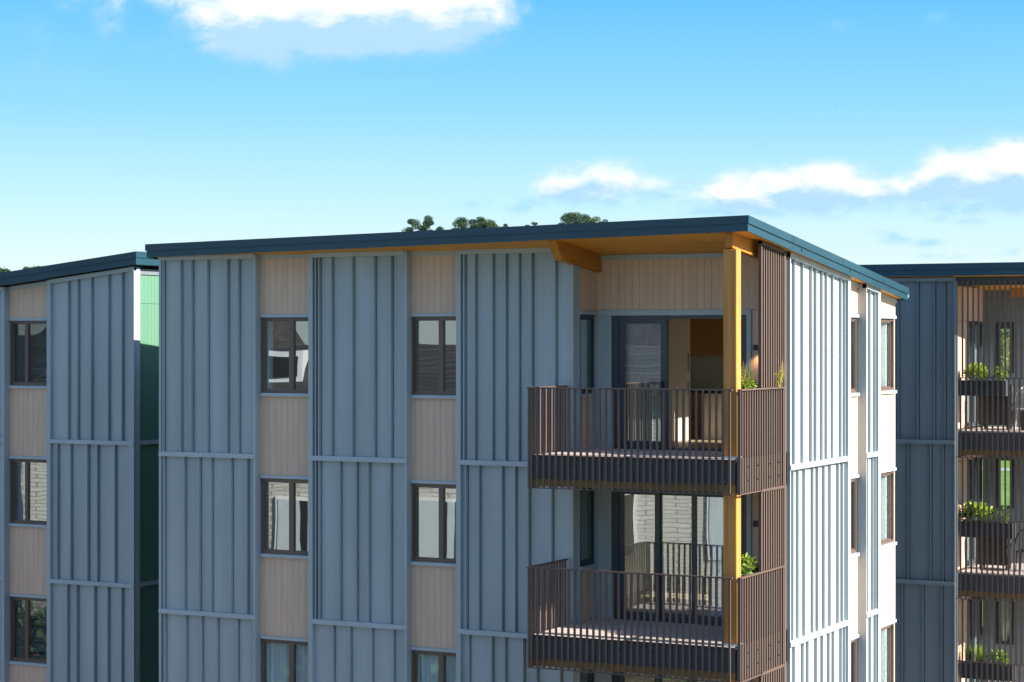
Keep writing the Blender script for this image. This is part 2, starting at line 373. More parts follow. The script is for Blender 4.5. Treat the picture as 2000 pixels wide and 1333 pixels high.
g = MB(); g.poly([(-90, -60, 0.02), (90, -60, 0.02), (90, -2.6, 0.02), (-90, -2.6, 0.02)]); o = g.build('road', 'asphalt', z=0); tag(o, kind='structure')
g = MB(); g.box(-90, 90, -2.6, 30, -.05, .14); o = g.build('pavement', 'conc', z=0); tag(o, kind='structure')
g = MB(); g.poly([(-120, 150, .03), (40, 156, .03), (40, 160, .03), (-120, 154, .03)]); o = g.build('path', 'conc', z=0); tag(o, kind='structure')

# ================================================================== main building
def zb(v): return 3.81-.100*v               # underside of the main roof
main = empty('apartment_building', (-6, 4, 0), 'large blue-grey steel clad apartment block with timber corner post and brown slatted balconies', 'building')
Fm = Face('F', 0.02); Rm = Face('R', -.02)
Fb = Face('F', .11); Rb = Face('R', -.11)
U0, U1, U2, U3, U4, U5 = -12.24, -10.047, -8.892, -6.816, -5.812, -3.52
ftop = lambda t: 3.806
ribs1 = [[-12.156, -11.757, -11.504, -11.148, -10.7, -10.446], [-12.144, -11.676, -11.33, -11.062, -10.611, -10.256], [-12.126, -11.641, -11.284, -10.929, -10.473]]
ribs2 = [[-8.745, -8.675, -8.408, -7.965, -7.504, -7.155], [-8.745, -8.67, -8.231, -7.884, -7.627, -7.171], [-8.376, -8.019, -7.562, -7.112]]
ribs3 = [[-5.665, -5.45, -5.101, -4.843, -4.586, -4.335, -3.878], [-5.624, -5.368, -4.912, -4.655, -4.393, -3.946], [-5.571, -5.114, -4.854, -4.495, -4.234, -3.779]]
cladding(Fm, main, U0, U1, ftop, ribs1, .05, .05)
cladding(Fm, main, U2, U3, ftop, ribs2, .09, .054)
cladding(Fm, main, U4, U5, ftop, ribs3, .09, .03)
for a, b in ((U0-.02, U1-.05), (U2+.09, U3-.054), (U4+.09, U5)): topflash(Fm, main, a, b, lambda t: 3.815)
for a, b in ((U1, U2), (U3, U4)):
    topflash(Fb, main, a, b, lambda t: 3.815, d=.03)
    for k in range(4):
        z0 = -3*k+2.692; z1 = 3.735 if k == 0 else -3*(k-1)+1.163
        boards(Fb, main, a, b, z0, z1, phase=.05)
    boards(Fb, main, a, b, BOTZ, -9+1.163+.0, phase=.05) if -9+1.163 > BOTZ else None
cov1 = ['left', None, 'curtain', 'curtain']; cov2 = [None, 'right', 'curtain', None]
for k in range(4):
    dz = -3*k
    window(Fb, main, U1+.02, U2-.01, 1.225+dz, 2.634+dz, [(-9.977, -9.434), (-9.322, -8.99)], cover=cov1[k], fw_=.045, glass='glass' if k < 2 else 'glasst')
    window(Fb, main, U3+.01, U4-.01, 1.225+dz, 2.634+dz, [(-6.725, -6.268), (-6.164, -5.876)], cover=cov2[k], fw_=.045, glass='glass' if k < 2 else 'glasst')

# right-hand (sunlit) side
rtop = lambda t: zb(t)-.015
V0, V1, V2, V3, V4 = .961, 4.33, 5.279, 6.20, 7.75
rR = [[1.074, 1.298, 1.742, 2.208, 2.454, 2.8, 3.058, 3.408, 3.884, 4.11], [1.232, 1.499, 1.842, 2.292, 2.558, 2.914, 3.262, 3.725, 3.974], [1.048, 1.312, 1.769, 2.029, 2.488, 2.828, 3.195, 3.458, 3.905, 4.11]]
rR2 = [[5.398, 5.656, 5.984], [5.494, 5.846, 6.011], [5.689, 6.011]]
cladding(Rm, main, V0, V1, rtop, rR, .04, .16)
cladding(Rm, main, V2, V3, rtop, rR2, .03, .15)
topflash(Rm, main, V0, V1, lambda t: zb(t)-.01); topflash(Rm, main, V2, V3, lambda t: zb(t)-.01)
for a, b in ((V1, V2), (V3, V4)):
    topflash(Rb, main, a, b, lambda t: zb(t)-.01, d=.03)
    for k in range(4):
        z0 = -3*k+2.692; z1 = (lambda t: zb(t)-.095) if k == 0 else -3*(k-1)+1.163
        boards(Rb, main, a, b, z0, z1)
for k in range(4):
    dz = -3*k
    window(Rb, main, V1+.01, V2-.03, 1.225+dz, 2.634+dz, [(4.42, 4.77), (4.90, 5.18)], cover='left', fw_=.045)
    window(Rb, main, V3+.01, V4-.06, 1.225+dz, 2.634+dz, [(6.30, 6.75), (6.85, 7.48)], cover='curtain', fw_=.05)
# solid walls, floors, roof
mb = MB(); mb.box(U0, U0+.2, .17, V4, BOTZ, 2.9); mb.hexa([(U0, .17, 2.9), (U0+.2, .17, 2.9), (U0+.2, V4, 2.9), (U0, V4, 2.9), (U0, .17, zb(.17)-.01), (U0+.2, .17, zb(.17)-.01), (U0+.2, V4, zb(V4)-.01), (U0, V4, zb(V4)-.01)])
mb.build('side_wall', 'raild', main)  # unseen wall, coloured dark to cut bounce light in the gap
mb = MB(); mb.box(U0+.2, -.25, V4-.2, V4, BOTZ, zb(V4)-.02); mb.build('rear_wall', 'clad', main)
mb = MB(); mb.box(-.25, -.12, V4-.05, V4, BOTZ, zb(V4)-.1); mb.build('corner_trim', 'cream', main)
for k in range(4):
    mb = MB(); z = -3*k
    mb.box(U0+.2, -3.66, .26, V4-.2, z-.05, z+.27); mb.box(-3.66, -.25, 1.13, V4-.2, z-.05, z+.27)
    mb.build('floor_slab', 'floor', main)
    mb = MB(); mb.box(U0+.2, -3.66, .26, V4-.2, z-.09, z-.052); mb.box(-3.66, -.25, 1.13, V4-.2, z-.09, z-.052); mb.build('ceiling', 'room', main)
    mb = MB()   # partitions
    mb.box(U0+.2, -5.2, 3.6, 3.7, z+.271, z+2.94); mb.box(-7.7, -7.6, .26, 3.6, z+.271, z+2.94); mb.box(-5.3, -5.2, .26, 3.6, z+.271, z+2.94)
    mb.box(-4.6, -4.5, 3.7, 7.5, z+.271, z+2.94); mb.box(-4.6, -.26, 7.501, 7.545, z+.271, z+2.94)
    mb.build('partition_wall', 'room', main)
# main roof
rp = [(-12.46, -.15), (.245, -1.6), (.13, 7.80), (-12.46, 7.80)]
def prism(pts, z0f, z1f):
    m_ = MB(); n = len(pts)
    lo = [(x, y, z0f(x, y)) for x, y in pts]; hi = [(x, y, z1f(x, y)) for x, y in pts]
    m_.v = lo+hi; m_.f = [tuple(range(n))[::-1], tuple(range(n, 2*n))]+[(i, (i+1) % n, n+(i+1) % n, n+i) for i in range(n)]
    return m_
def inset(pts, d):
    cx = sum(p[0] for p in pts)/len(pts); cy = sum(p[1] for p in pts)/len(pts)
    return [(x-(d if x > cx else -d), y-(d if y > cy else -d)) for x, y in pts]
rf = prism(inset(rp, .05), lambda x, y: zb(y)+.06, lambda x, y: zb(y)+.205).build('roof', 'rooft', main)
prism(inset(rp, .03), lambda x, y: zb(y), lambda x, y: zb(y)+.058).build('soffit', 'soffit', rf)
def band(pts, o, i, z0f, z1f, name, m, par, bevel=0):
    """a closed strip round a roof edge: outer outline grown by o, i thick"""
    a = inset(pts, -o); b = inset(pts, -o+i); m_ = MB(); n = len(pts)
    for k in range(n):
        p, q, r, s = a[k], a[(k+1) % n], b[(k+1) % n], b[k]
        m_.hexa([(*p, z0f(*p)), (*q, z0f(*q)), (*r, z0f(*q)), (*s, z0f(*p)), (*p, z1f(*p)), (*q, z1f(*q)), (*r, z1f(*q)), (*s, z1f(*p))])
    return m_.build(name, m, par, bevel=bevel)
band(rp, 0, .028, lambda x, y: zb(y)-.035, lambda x, y: zb(y)+.095, 'fascia', 'fascia', rf)
band(rp, .022, .028, lambda x, y: zb(y)+.088, lambda x, y: zb(y)+.215, 'roof_edge_flashing', 'fascia', rf)
mb = MB()
for t in (-9.3, -6.2, -3.1, -.9):
    yy = -.15-(t+12.46)/12.705*1.45; mb.box(t, t+.05, yy-.0265, yy+.02, zb(yy)+.09, zb(yy)+.213); mb.box(t+.4, t+.44, yy-.0035-.04*.114, yy+.02, zb(yy)-.033, zb(yy)+.085)
for t in (.6, 3.4, 6.0):
    xx = .245-(t+1.6)/9.4*.115; mb.box(xx-.02, xx+.0255, t, t+.05, zb(t)+.089, zb(t)+.205); mb.box(xx-.02, xx+.0035, t+.5, t+.54, zb(t)-.034, zb(t)+.08)
mb.build('lap_joint', 'fascia', rf)
mb = MB(); mb.box(-12.4, .115, 7.825, 7.93, zb(7.9)+.03, zb(7.9)+.15); mb.build('gutter', 'galv', rf)
# roof vent dome
vent = empty('roof_vent', (-7.35, 5.2, 0), 'small pale rounded vent poking above the roof edge of the large block', 'vent')
mb = MB()
for i in range(7):
    a0, a1 = pi/2*i/7, pi/2*(i+1)/7
    mb.tube((-7.35, 5.2, 3.78+.22*sin(a0)), (-7.35, 5.2, 3.78+.22*sin(a1)), .17*cos(a0)+.005, 14, .17*cos(a1)+.005)
mb.build('dome', 'white', vent, smooth=True)
mb = MB(); mb.tube((-7.35, 5.2, zb(5.2)+.19), (-7.35, 5.2, 3.79), .09, 12); mb.build('pipe', 'galv', vent)

# ---- corner balconies of the main block
def fl(mb, z0, z1, m, name, par, **k): return mb.build(name, m, par, **k)
def balcony(k):
    z = -3*k
    # deck boards run along X
    mb = MB(); y = -1.47
    while y < .93:
        yb = min(y+.09, .945)
        if y < 0: mb.box(-3.60, .0, y, min(yb, -.002) if y+.09 > 0 else yb, z+.262, z+.296)
        else: mb.box(-3.50, -.04, y, yb, z+.262, z+.296)
        y += .095
    dk = mb.build('balcony_deck', 'deck', main)
    mb = MB(); mb.box(-3.60, -.0, -1.484, -1.4705, z+.236, z+.297); mb.build('deck_edge', 'deckd', dk)
    mb = MB(); mb.box(-3.62, -.02, -1.485, -1.44, z-.10, z+.235); mb.box(-3.62, -3.575, -1.44, -.04, z-.10, z+.235); mb.build('balcony_fascia', 'raild', main)
    mb = MB(); mb.box(-.03, .015, -1.439, .94, z-.24, z+.31); mb.build('side_fascia', 'gap_shade', main)  # fascia deepened and blackened so the slat gaps look shaded
    mb = MB(); mb.box(-3.57, -.035, -1.43, .94, z-.02, z+.255); mb.build('balcony_frame', 'raild', main)
    mb = MB(); mb.box(-3.585, -.02, -1.455, .94, z-.225, z-.021); mb.build('timber_slab', 'clt', main, bevel=.004)
    # railings: front, left return, right return
    fr = Face('F', -1.50); lt = Face('R', -3.655); rt_ = Face('R', .045)
    mb = MB(); slats(mb, fr, -3.61, -.06, .1134, z-.245, z+1.40); fr.box(mb, -3.69, -.045, -.005, .042, z+1.40, z+1.425); fr.box(mb, -3.66, -.045, -.0, .03, z-.262, z-.246)
    fr.box(mb, -3.675, -3.64, -.0, .03, z-.245, z+1.40)
    # bolts
    r1 = mb.build('front_railing', 'rail', main)
    mb = MB()
    for t in (-3.497, -2.816, -2.022, -1.455, -.888, -.207):
        for zz in (.16, -.05): mb.tube((t+.02, -1.485, z+zz), (t+.02, -1.545, z+zz), .013, 8)
    mb.build('bolt', 'black', r1)
    mb = MB(); slats(mb, lt, -1.42, -.05, .1134, z-.245, z+1.40, d=-.03); lt.box(mb, -1.49, -.0, -.042, .012, z+1.40, z+1.425); lt.box(mb, -1.49, -.02, -.03, 0, z-.262, z-.246)
    mb.build('side_railing', 'rail', main)
    mb = MB(); slats(mb, rt_, -1.44, .62, .1144, z-.245, z+1.40, w=.036, dd=.016); rt_.box(mb, -1.465, .64, -.01, .048, z+1.40, z+1.425); rt_.box(mb, -1.465, .64, 0, .035, z-.262, z-.246)
    rt_.box(mb, -1.485, -1.46, -.02, .035, z-.262, z+1.425)
    r3 = mb.build('side_railing', 'rail', main)
    mb = MB()
    for t in (-1.09, -.64, -.07, .38):
        for zz in (.17, -.05): mb.tube((.055, t, z+zz), (.078, t, z+zz), .011, 8)
    mb.build('bolt', 'black', r3)
    # privacy screen above the railing
    mb = MB(); sc = Face('R', .035)
    zt = (lambda t: zb(t)-.06) if k == 0 else (lambda t: z+2.735)
    slats(mb, sc, -.40, .64, .1144, z+1.43, 0, w=.046, dd=.014, zt=zt)
    m3 = MB(); slats(m3, sc, -.343, .66, .1144, z+1.43, 0, w=.074, dd=.012, d=-.03, zt=zt)  # extra inner row added to stop the sun and darken the gaps
    a, b = zt(-.47), zt(.66)
    sc.box(mb, -.49, -.435, -.02, .036, z+1.43, a+.03, None, a+.03)
    sc.box(mb, -.49, .66, -.02, .036, a-.012, a+.03, b-.012, b+.03)
    sc.box(mb, .64, .72, -.05, .036, z-.24, b+.02)
    scr = mb.build('slatted_screen', 'rail', main); m3.build('added_shade_slats', 'gap_shade', scr)
    mb = MB(); Face('R', -.03).box(mb, .72, .955, -.05, .045, z-.262, (zb(.95)-.02) if k == 0 else z+2.735); mb.build('corner_trim', 'raild', main)
for k in range(3): balcony(k)
# fixed posts
for k in range(4):
    z = -3*k
    zt = zb(-1.2)-.26 if k == 0 else z+2.775-.001
    zbm = z+.345
    mb = MB(); mb.box(-.275, -.045, -1.33, -1.12, zbm, zt); mb.build('post', 'timber', main, bevel=.012)
    mb = MB(); mb.box(-.285, -.035, -1.34, -1.11, z+.30, z+.344); mb.box(-.25, -.07, -1.31, -1.14, z+.25, z+.30); mb.box(-.30, -.02, -1.355, -1.34, z+.235, z+.335); mb.build('post_base', 'galv', main)
mb = MB(); mb.box(-.225, -.10, -1.36, .93, 0, 0); mb = MB()
mb.hexa([(-.23, -1.36, zb(-1.36)-.255), (-.10, -1.36, zb(-1.36)-.255), (-.10, .94, zb(.94)-.255), (-.23, .94, zb(.94)-.255), (-.23, -1.36, zb(-1.36)-.003), (-.10, -1.36, zb(-1.36)-.003), (-.10, .94, zb(.94)-.003), (-.23, .94, zb(.94)-.003)])
mb.build('roof_beam', 'timberh', main, bevel=.004)
mb = MB()
h = .31
mb.hexa([(-3.585, -.70, zb(-.7)-h), (-3.43, -.70, zb(-.7)-h), (-3.43, .94, zb(.94)-h), (-3.585, .94, zb(.94)-h), (-3.585, -.93, zb(-.93)-.003), (-3.43, -.93, zb(-.93)-.003), (-3.43, .94, zb(.94)-.003), (-3.585, .94, zb(.94)-.003)])
mb.build('roof_beam', 'timberh', main, bevel=.004)

# ---- loggia walls
S = Face('R', -3.52)   # left reveal, looks +X
Bk = Face('F', .95)    # back wall
def loggia(k):
    z = -3*k; top = 3.70 if k == 0 else z+2.775
    mb = MB(); S.box(mb, .161, .20, -.13, .01, z+.297, top); S.box(mb, .86, .95, -.13, 0, z+.297, z+2.65); S.box(mb, .20, .86, -.13, -.0, z+.297, z+1.26) if k == 9 else None
    mb.build('reveal_trim', 'clad', main)
    boards(S, main, .20, .95, z+2.72, lambda t: (zb(t)-.1) if k == 0 else z+2.773, pitch=.13)
    boards(S, main, .20, .86, z+.297, z+1.215, pitch=.13)
    window(S, main, .20, .86, 1.27+z, 2.655+z, [(.30, .74)], m='framed', fw_=.06, cover='curtain' if k == 0 else None)
    # back wall: grey strip, boards, door surround
    mb = MB(); Bk.box(mb, -3.52, -3.25, -.15, -.001, z+.297, z+2.64); mb.build('cladding_panel', 'clad', main)
    if k == 0:
        boards(Bk, main, -3.52, -.03, z+2.735, lambda t: 3.655, pitch=.135)
        topflash(Bk, main, -3.44, -.03, lambda t: 3.71, d=.02, m='trim')
    boards(Bk, main, -.66, -.03, z+.297, z+2.73, pitch=.2, name='board_panel')
    mb = MB(); Bk.box(mb, -3.52, -.63, .0, .03, z+2.645, z+2.73); Bk.box(mb, -.71, -.63, .0, .029, z+.297, z+2.645); Bk.box(mb, -3.52, -.66, -.15, -.0, z+2.64, z+2.735); mb.build('door_flashing', 'trim', main)
    # door
    mb = MB(); m_ = 'framed'
    Bk.box(mb, -3.25, -3.12, -.15, -.02, z+.297, z+2.64); Bk.box(mb, -.80, -.71, -.15, -.02, z+.297, z+2.64); Bk.box(mb, -3.12, -.80, -.15, -.02, z+2.58, z+2.64); Bk.box(mb, -3.12, -.80, -.15, -.02, z+.297, z+.33)
    dr = mb.build('sliding_door', m_, main)
    def leaf(t0, t1, d, st=.09):
        m2 = MB(); Bk.box(m2, t0, t0+st, d-.04, d, z+.331, z+2.579); Bk.box(m2, t1-st, t1, d-.04, d, z+.331, z+2.579); Bk.box(m2, t0+st, t1-st, d-.04, d, z+2.50, z+2.579); Bk.box(m2, t0+st, t1-st, d-.04, d, z+.331, z+.44)
        lf = m2.build('door_leaf', m_, dr)
        g_ = MB(); Bk.box(g_, t0+st, t1-st, d-.024, d-.018, z+.441, z+2.499); g_.build('pane', 'glass', dr)
        return lf
    if k == 0:
        leaf(-3.11, -2.20, -.03, .12); leaf(-3.09, -2.24, -.08, .07); leaf(-3.06, -2.27, -.125, .06); curtain(Bk, dr, -3.0, -2.36, -.22, z+.3, z+2.6)  # sheer added behind the left leaf in place of a bright reflection
        mb = MB(); Bk.box(mb, -2.30, -2.27, -.03, .03, z+1.25, z+1.5); mb.build('door_handle', 'black', dr)
    else:
        leaf(-3.11, -2.34, -.03); leaf(-2.42, -1.66, -.08); leaf(-1.74, -.81, -.03); curtain(Bk, dr, -1.5, -.85, -.22, z+.3, z+2.6)
for k in range(3): loggia(k)
# wall lamps
for k in range(3):
    z = -3*k
    mb = MB(); mb.box(-.55, -.43, .80, .93, z+2.035, z+2.13); mb.build('wall_lamp', 'black', main, bevel=.006)
ld = bpy.data.lights.new('lamp_light', 'SPOT'); ld.energy = 3.0; ld.color = (1, .62, .32); ld.spot_size = radians(110); ld.spot_blend = .8; ld.shadow_soft_size = .03
lo = bpy.data.objects.new('lamp_light', ld); link(lo); lo.location = (-.49, .86, ZO+2.02); lo.rotation_euler = (0, 0, 0)

# ---- kitchen seen through the open door
def thing_boxes(name, loc, label, cat, parts, group=None):
    r = empty(name, loc, label, cat, group)
    for pn, m_, bl, bv in parts:
        mb = MB()
        for b in bl: mb.box(*b)
        mb.build(pn, m_, r, bevel=bv)
    return r
thing_boxes('tall_cabinet', (-3.6, 4.6, ZO+.27), 'tall cream kitchen cabinet standing inside the open balcony door', 'cabinet',
            [('body', 'cabw', [(-4.1, -3.42, 4.02, 5.12, .271, 2.75)], .004), ('handle', 'galv', [(-3.42, -3.39, 4.98, 5.0, 1.6, 1.95), (-3.42, -3.39, 4.98, 5.0, 1.15, 1.4)], 0)])
thing_boxes('kitchen_counter', (-1.6, 6.6, ZO+.27), 'dark kitchen counter along the back wall of the top flat', 'counter',
            [('cupboard', 'cabinet', [(-4.45, -.3, 6.9, 7.5, .271, 1.15)], 0), ('worktop', 'black', [(-4.45, -.3, 6.86, 7.5, 1.151, 1.19)], 0)])
thing_boxes('wall_cupboard', (-1.6, 7.4, ZO+1.9), 'brown wall cupboard hanging above the kitchen counter', 'cupboard',
            [('body', 'cabinet', [(-4.45, -3.41, 7.15, 7.5, 1.9, 2.85), (-3.4, -2.41, 7.15, 7.5, 1.9, 2.85), (-2.40, -1.41, 7.2, 7.6, 1.9, 2.85), (-1.4, -.4, 7.2, 7.6, 1.9, 2.85)], .004)])
thing_boxes('kitchen_island', (-2.2, 5.8, ZO+.27), 'cream fronted kitchen island inside the top flat', 'counter',
            [('body', 'cabw', [(-3.3, -1.2, 5.5, 6.2, .271, 1.17)], .004), ('worktop', 'black', [(-3.35, -1.1, 5.45, 6.25, 1.171, 1.20)], 0)])

# ================================================================== left building
left = empty('apartment_building', (-18, 8, 0), 'blue-grey clad apartment block at the left with a green side wall and sloping dark roof', 'building')
VL = 3.14
Fl = Face('F', VL); Flb = Face('F', VL+.10)
def zl(u): return 3.80+.111*(u+15.03)
lt_ = lambda t: zl(t)-.035
lr = [[-16.887, -16.632, -16.276, -15.823, -15.468], [-17.175, -16.816, -16.367, -16.11, -15.652], [-16.907, -16.652, -16.189, -15.836, -15.476]]
cladding(Fl, left, -17.442, -15.143, lt_, lr, .10, .13)
cladding(Fl, left, -21.4, -18.60, lt_, [[-21, -20.6, -20.3, -19.9, -19.5, -19.2, -18.85], [-20.9, -20.4, -20.1, -19.6, -19.3, -18.95]], .05, .05)
topflash(Fl, left, -17.36, -15.143, lambda t: zl(t)-.03); topflash(Fl, left, -21.4, -18.63, lambda t: zl(t)-.03)
topflash(Flb, left, -18.60, -17.442, lambda t: zl(t)-.03, d=.03)
for k in range(4):
    z0 = -3*k+2.692; z1 = (lambda t: zl(t)-.11) if k == 0 else -3*(k-1)+1.163
    boards(Flb, left, -18.60, -17.442, z0, z1)
    window(Flb, left, -18.59, -17.45, 1.225-3*k, 2.634-3*k, [(-18.512, -18.195), (-18.104, -17.50)], cover=['blind', None, 'blind', None][k], fw_=.045, glass='glasst' if k != 1 else 'glass')
Rl = Face('R', -15.143); Rg = Face('R', -15.22)
mb = MB(); Rl.box(mb, 3.145, 3.27, .001, 0.006, BOTZ, lt_(-15.15)); mb.build('corner_trim', 'trim', left)
for k in range(4):
    z1 = 3.60 if k == 0 else -3*k+3.0
    z0 = -3*k+.085 if k < 3 else BOTZ
    if k == 0:
        boards(Rg, left, 3.27, 11.5, .085, 2.985, m='green', pitch=.125); boards(Rg, left, 3.27, 11.5, 2.99, z1, m='green', pitch=.125)
    else: boards(Rg, left, 3.27, 11.5, z0, z1, m='green', pitch=.125)
    if k < 3:
        mb = MB(); Rg.box(mb, 3.27, 11.5, .0, .045, -3*k+0.0, -3*k+.084); mb.build('floor_flashing', 'trim', left)
mb = MB(); Rg.box(mb, 3.27, 11.5, -.1, .03, 3.601, 3.72); mb.build('top_flashing', 'clad_dark', left)  # dark tone puts the eave shade into the flashing's colour
mb = MB(); mb.box(-21.4, -15.4, 11.3, 11.5, BOTZ, 3.0); mb.build('rear_wall', 'clad', left)
mb = MB(); mb.box(-15.1, -12.5, 8.0, 8.2, BOTZ, 3.0); mb.build('added_light_block', 'clad_dark', left)  # unseen wall added to keep rear sky light out of the gap
mb = MB(); mb.box(-21.4, -21.2, VL+.2, 11.3, BOTZ, 3.0); mb.build('side_wall', 'clad', left)
for k in range(4):
    mb = MB(); mb.box(-21.2, -15.4, VL+.25, 11.3, -3*k-.05, -3*k+.27); mb.build('floor_slab', 'floor', left)
    mb = MB(); mb.box(-21.2, -15.4, 6.5, 6.6, -3*k+.271, -3*k+2.94 if k else 3.0); mb.build('partition_wall', 'room', left)
lp = [(-21.7, 2.90), (-14.97, 2.90), (-14.97, 11.8), (-21.7, 11.8)]
rf = prism(inset(lp, .05), lambda x, y: zl(x)+.06, lambda x, y: zl(x)+.24).build('roof', 'rooft', left)
prism(inset(lp, .03), lambda x, y: zl(x), lambda x, y: zl(x)+.058).build('soffit', 'rooft', rf)
band(lp, 0, .028, lambda x, y: zl(x)-.01, lambda x, y: zl(x)+.135, 'fascia', 'fascia', rf)
band(lp, .02, .028, lambda x, y: zl(x)+.13, lambda x, y: zl(x)+.26, 'roof_edge_flashing', 'fascia', rf)

# ================================================================== right building
right = empty('apartment_building', (-.5, 15, 0), 'darker grey clad apartment block at the right with screened corner balconies and planters', 'building')
VR = 11.22; Fr = Face('F', VR)
def zr(v): return 3.60-.10*(v-11)
rr_ = [[-1.6, -1.05, -.62, -.26, -.03], [-1.5, -.83, -.34, -.07], [-1.4, -.96, -.51, -.10]]
cladding(Fr, right, -3.2, .19, lambda t: 3.54, rr_, .05, .03, m='clad_dark')
topflash(Fr, right, -3.2, .17, lambda t: 3.545, m='clad_dark')
RE = 2.15
mb = MB(); mb.box(-3.2, -3.0, VR+.14, 19.8, BOTZ, 2.6); mb.build('side_wall', 'clad_dark', right)
mb = MB()
# rear wall with openings aligned as real windows
mb.box(-3.0, -2.1, 19.8, 20.0, BOTZ, 2.6); mb.box(.3, RE, 19.8, 20.0, BOTZ, 2.6)
for k in range(4):
    z = -3*k; mb.box(-2.1, .3, 19.8, 20.0, max(z-.5, BOTZ), z+1.0)
    if k == 0: mb.box(-2.1, .3, 19.8, 20.0, z+2.5, z+2.6)
mb.build('rear_wall', 'clad_dark', right)
mb = MB(); mb.box(RE-.2, RE, 13.75, 19.8, BOTZ, 2.6); mb.build('side_wall', 'clad_dark', right)
Sr = Face('R', .19); Br = Face('F', 13.6)
for k in range(4):
    z = -3*k
    mb = MB(); mb.box(-3.0, RE-.2, 13.75, 19.8, z-.05, z+.27); mb.box(-3, .05, VR+.15, 13.75, z-.05, z+.27); mb.build('floor_slab', 'floor', right)
    top = 3.36 if k == 0 else z+2.73
    boards(Sr, right, VR+.005, 12.15, z+.297, z+2.62, pitch=.14); boards(Sr, right, VR+.005, 13.59, z+2.63, top, pitch=.14)
    window(Sr, right, 12.15, 13.5, z+.33, z+2.62, [(12.25, 12.78), (12.9, 13.4)], m='framed', fw_=.06, flash=False, cover='curtain')
    mb = MB(); mb.box(.16, .43, 13.6, 13.75, z+.297, top); mb.box(.86, RE, 13.6, 13.75, z+.297, top); mb.box(.43, .86, 13.6, 13.75, z+.297, z+1.48); mb.box(.43, .86, 13.6, 13.75, z+2.62, top); mb.build('back_wall', 'clad_dark', right)
    window(Br, right, .43, .86, z+1.48, z+2.62, [(.50, .79)], m='framed', fw_=.04, flash=False, glass='glassc', cover='curtain' if k == 2 else None)
    # deck, slab, fascia
    mb = MB(); mb.box(.20, RE-.02, VR+.06, 13.59, z+.262, z+.296); mb.build('balcony_deck', 'deck', right)
    mb = MB(); mb.box(.20, RE, VR+.03, VR+.07, z-.10, z+.25); mb.box(RE-.04, RE, VR+.07, 13.7, z-.10, z+.25); mb.build('balcony_fascia', 'raild', right)
    mb = MB(); mb.box(.20, RE-.05, VR+.08, 13.59, z-.225, z+.255); mb.build('timber_slab', 'clt', right)
    fr = Face('F', VR+.015); sr = Face('R', RE)
    mb = MB(); slats(mb, fr, .29, RE, .1134, z-.26, z+1.40); fr.box(mb, .22, RE+.03, -.005, .042, z+1.40, z+1.425); fr.box(mb, .22, RE+.03, 0, .03, z-.277, z-.261); mb.build('front_railing', 'rail', right)
    mb = MB(); slats(mb, sr, VR+.1, 13.55, .1134, z-.26, z+1.40); sr.box(mb, VR, 13.6, -.005, .042, z+1.40, z+1.425); mb.build('side_railing', 'rail', right)
    zt = 3.47 if k == 0 else z+2.722
    mb = MB(); slats(mb, fr, .33, RE, .1134, z+1.43, zt); mb.build('slatted_screen', 'rail', right)
    mb = MB(); Fr.box(mb, .19, .225, -.03, .05, z-.26, zt); mb.build('corner_trim', 'clad_dark', right)
mb = MB(); mb.box(.20, RE, VR+.03, VR+.10, 3.37, 3.55); mb.build('lintel_beam', 'raild', right)
mb = MB(); mb.box(.9, RE-.05, 13.2, 13.38, 3.16, 3.40); mb.build('roof_beam', 'timberh', right)
mb = MB(); mb.box(1.9, 2.1, VR+.75, VR+.95, -ZO, 3.37); mb.build('post', 'timber', right)
qp = [(-3.5, 11.0), (RE+.25, 11.0), (RE+.25, 20.3), (-3.5, 20.3)]
rf = prism(inset(qp, .05), lambda x, y: zr(y)+.06, lambda x, y: zr(y)+.22).build('roof', 'rooft', right)
prism(inset(qp, .03), lambda x, y: zr(y)-.02, lambda x, y: zr(y)+.058).build('soffit', 'soffit', rf)
band(qp, 0, .028, lambda x, y: zr(y)-.03, lambda x, y: zr(y)+.11, 'fascia', 'fascia', rf)
band(qp, .02, .028, lambda x, y: zr(y)+.105, lambda x, y: zr(y)+.235, 'roof_edge_flashing', 'fascia', rf)

# ================================================================== plants
def leaf_quad(mb, p, d, up, L, w):
    p = Vector(p); d = Vector(d).normalized(); s = d.cross(Vector(up))
    s = s.normalized()*w if s.length > 1e-4 else Vector((w, 0, 0))
    m1 = p+d*L*.5
    i = len(mb.v); mb.v += [tuple(p), tuple(m1+s), tuple(p+d*L), tuple(m1-s)]; mb.f.append((i, i+1, i+2, i+3))
def rnd_dir(r, zmin=-1.):
    while True:
        v = Vector((r.uniform(-1, 1), r.uniform(-1, 1), r.uniform(zmin, 1)))
        if .05 < v.length < 1: return v.normalized()
def bush(name, m, parent, c, rad, n, L, w, seed):
    r = random.Random(seed); mb = MB(); c = Vector(c)
    for _ in range(n):
        d = rnd_dir(r, -.35); p = c+Vector((d.x*rad[0], d.y*rad[1], d.z*rad[2]))*(r.random()**.5)
        leaf_quad(mb, p, (d+rnd_dir(r)*.7), rnd_dir(r), L*r.uniform(.6, 1.3), w*r.uniform(.7, 1.2))
    for _ in range(10):
        d = rnd_dir(r, .1); mb.tube((c.x+r.uniform(-.04, .04), c.y+r.uniform(-.04, .04), c.z-rad[2]*.9), tuple(c+Vector((d.x*rad[0], d.y*rad[1], d.z*rad[2]))*.8), .004, 4)
    return mb.build(name, m, parent, recalc=False)
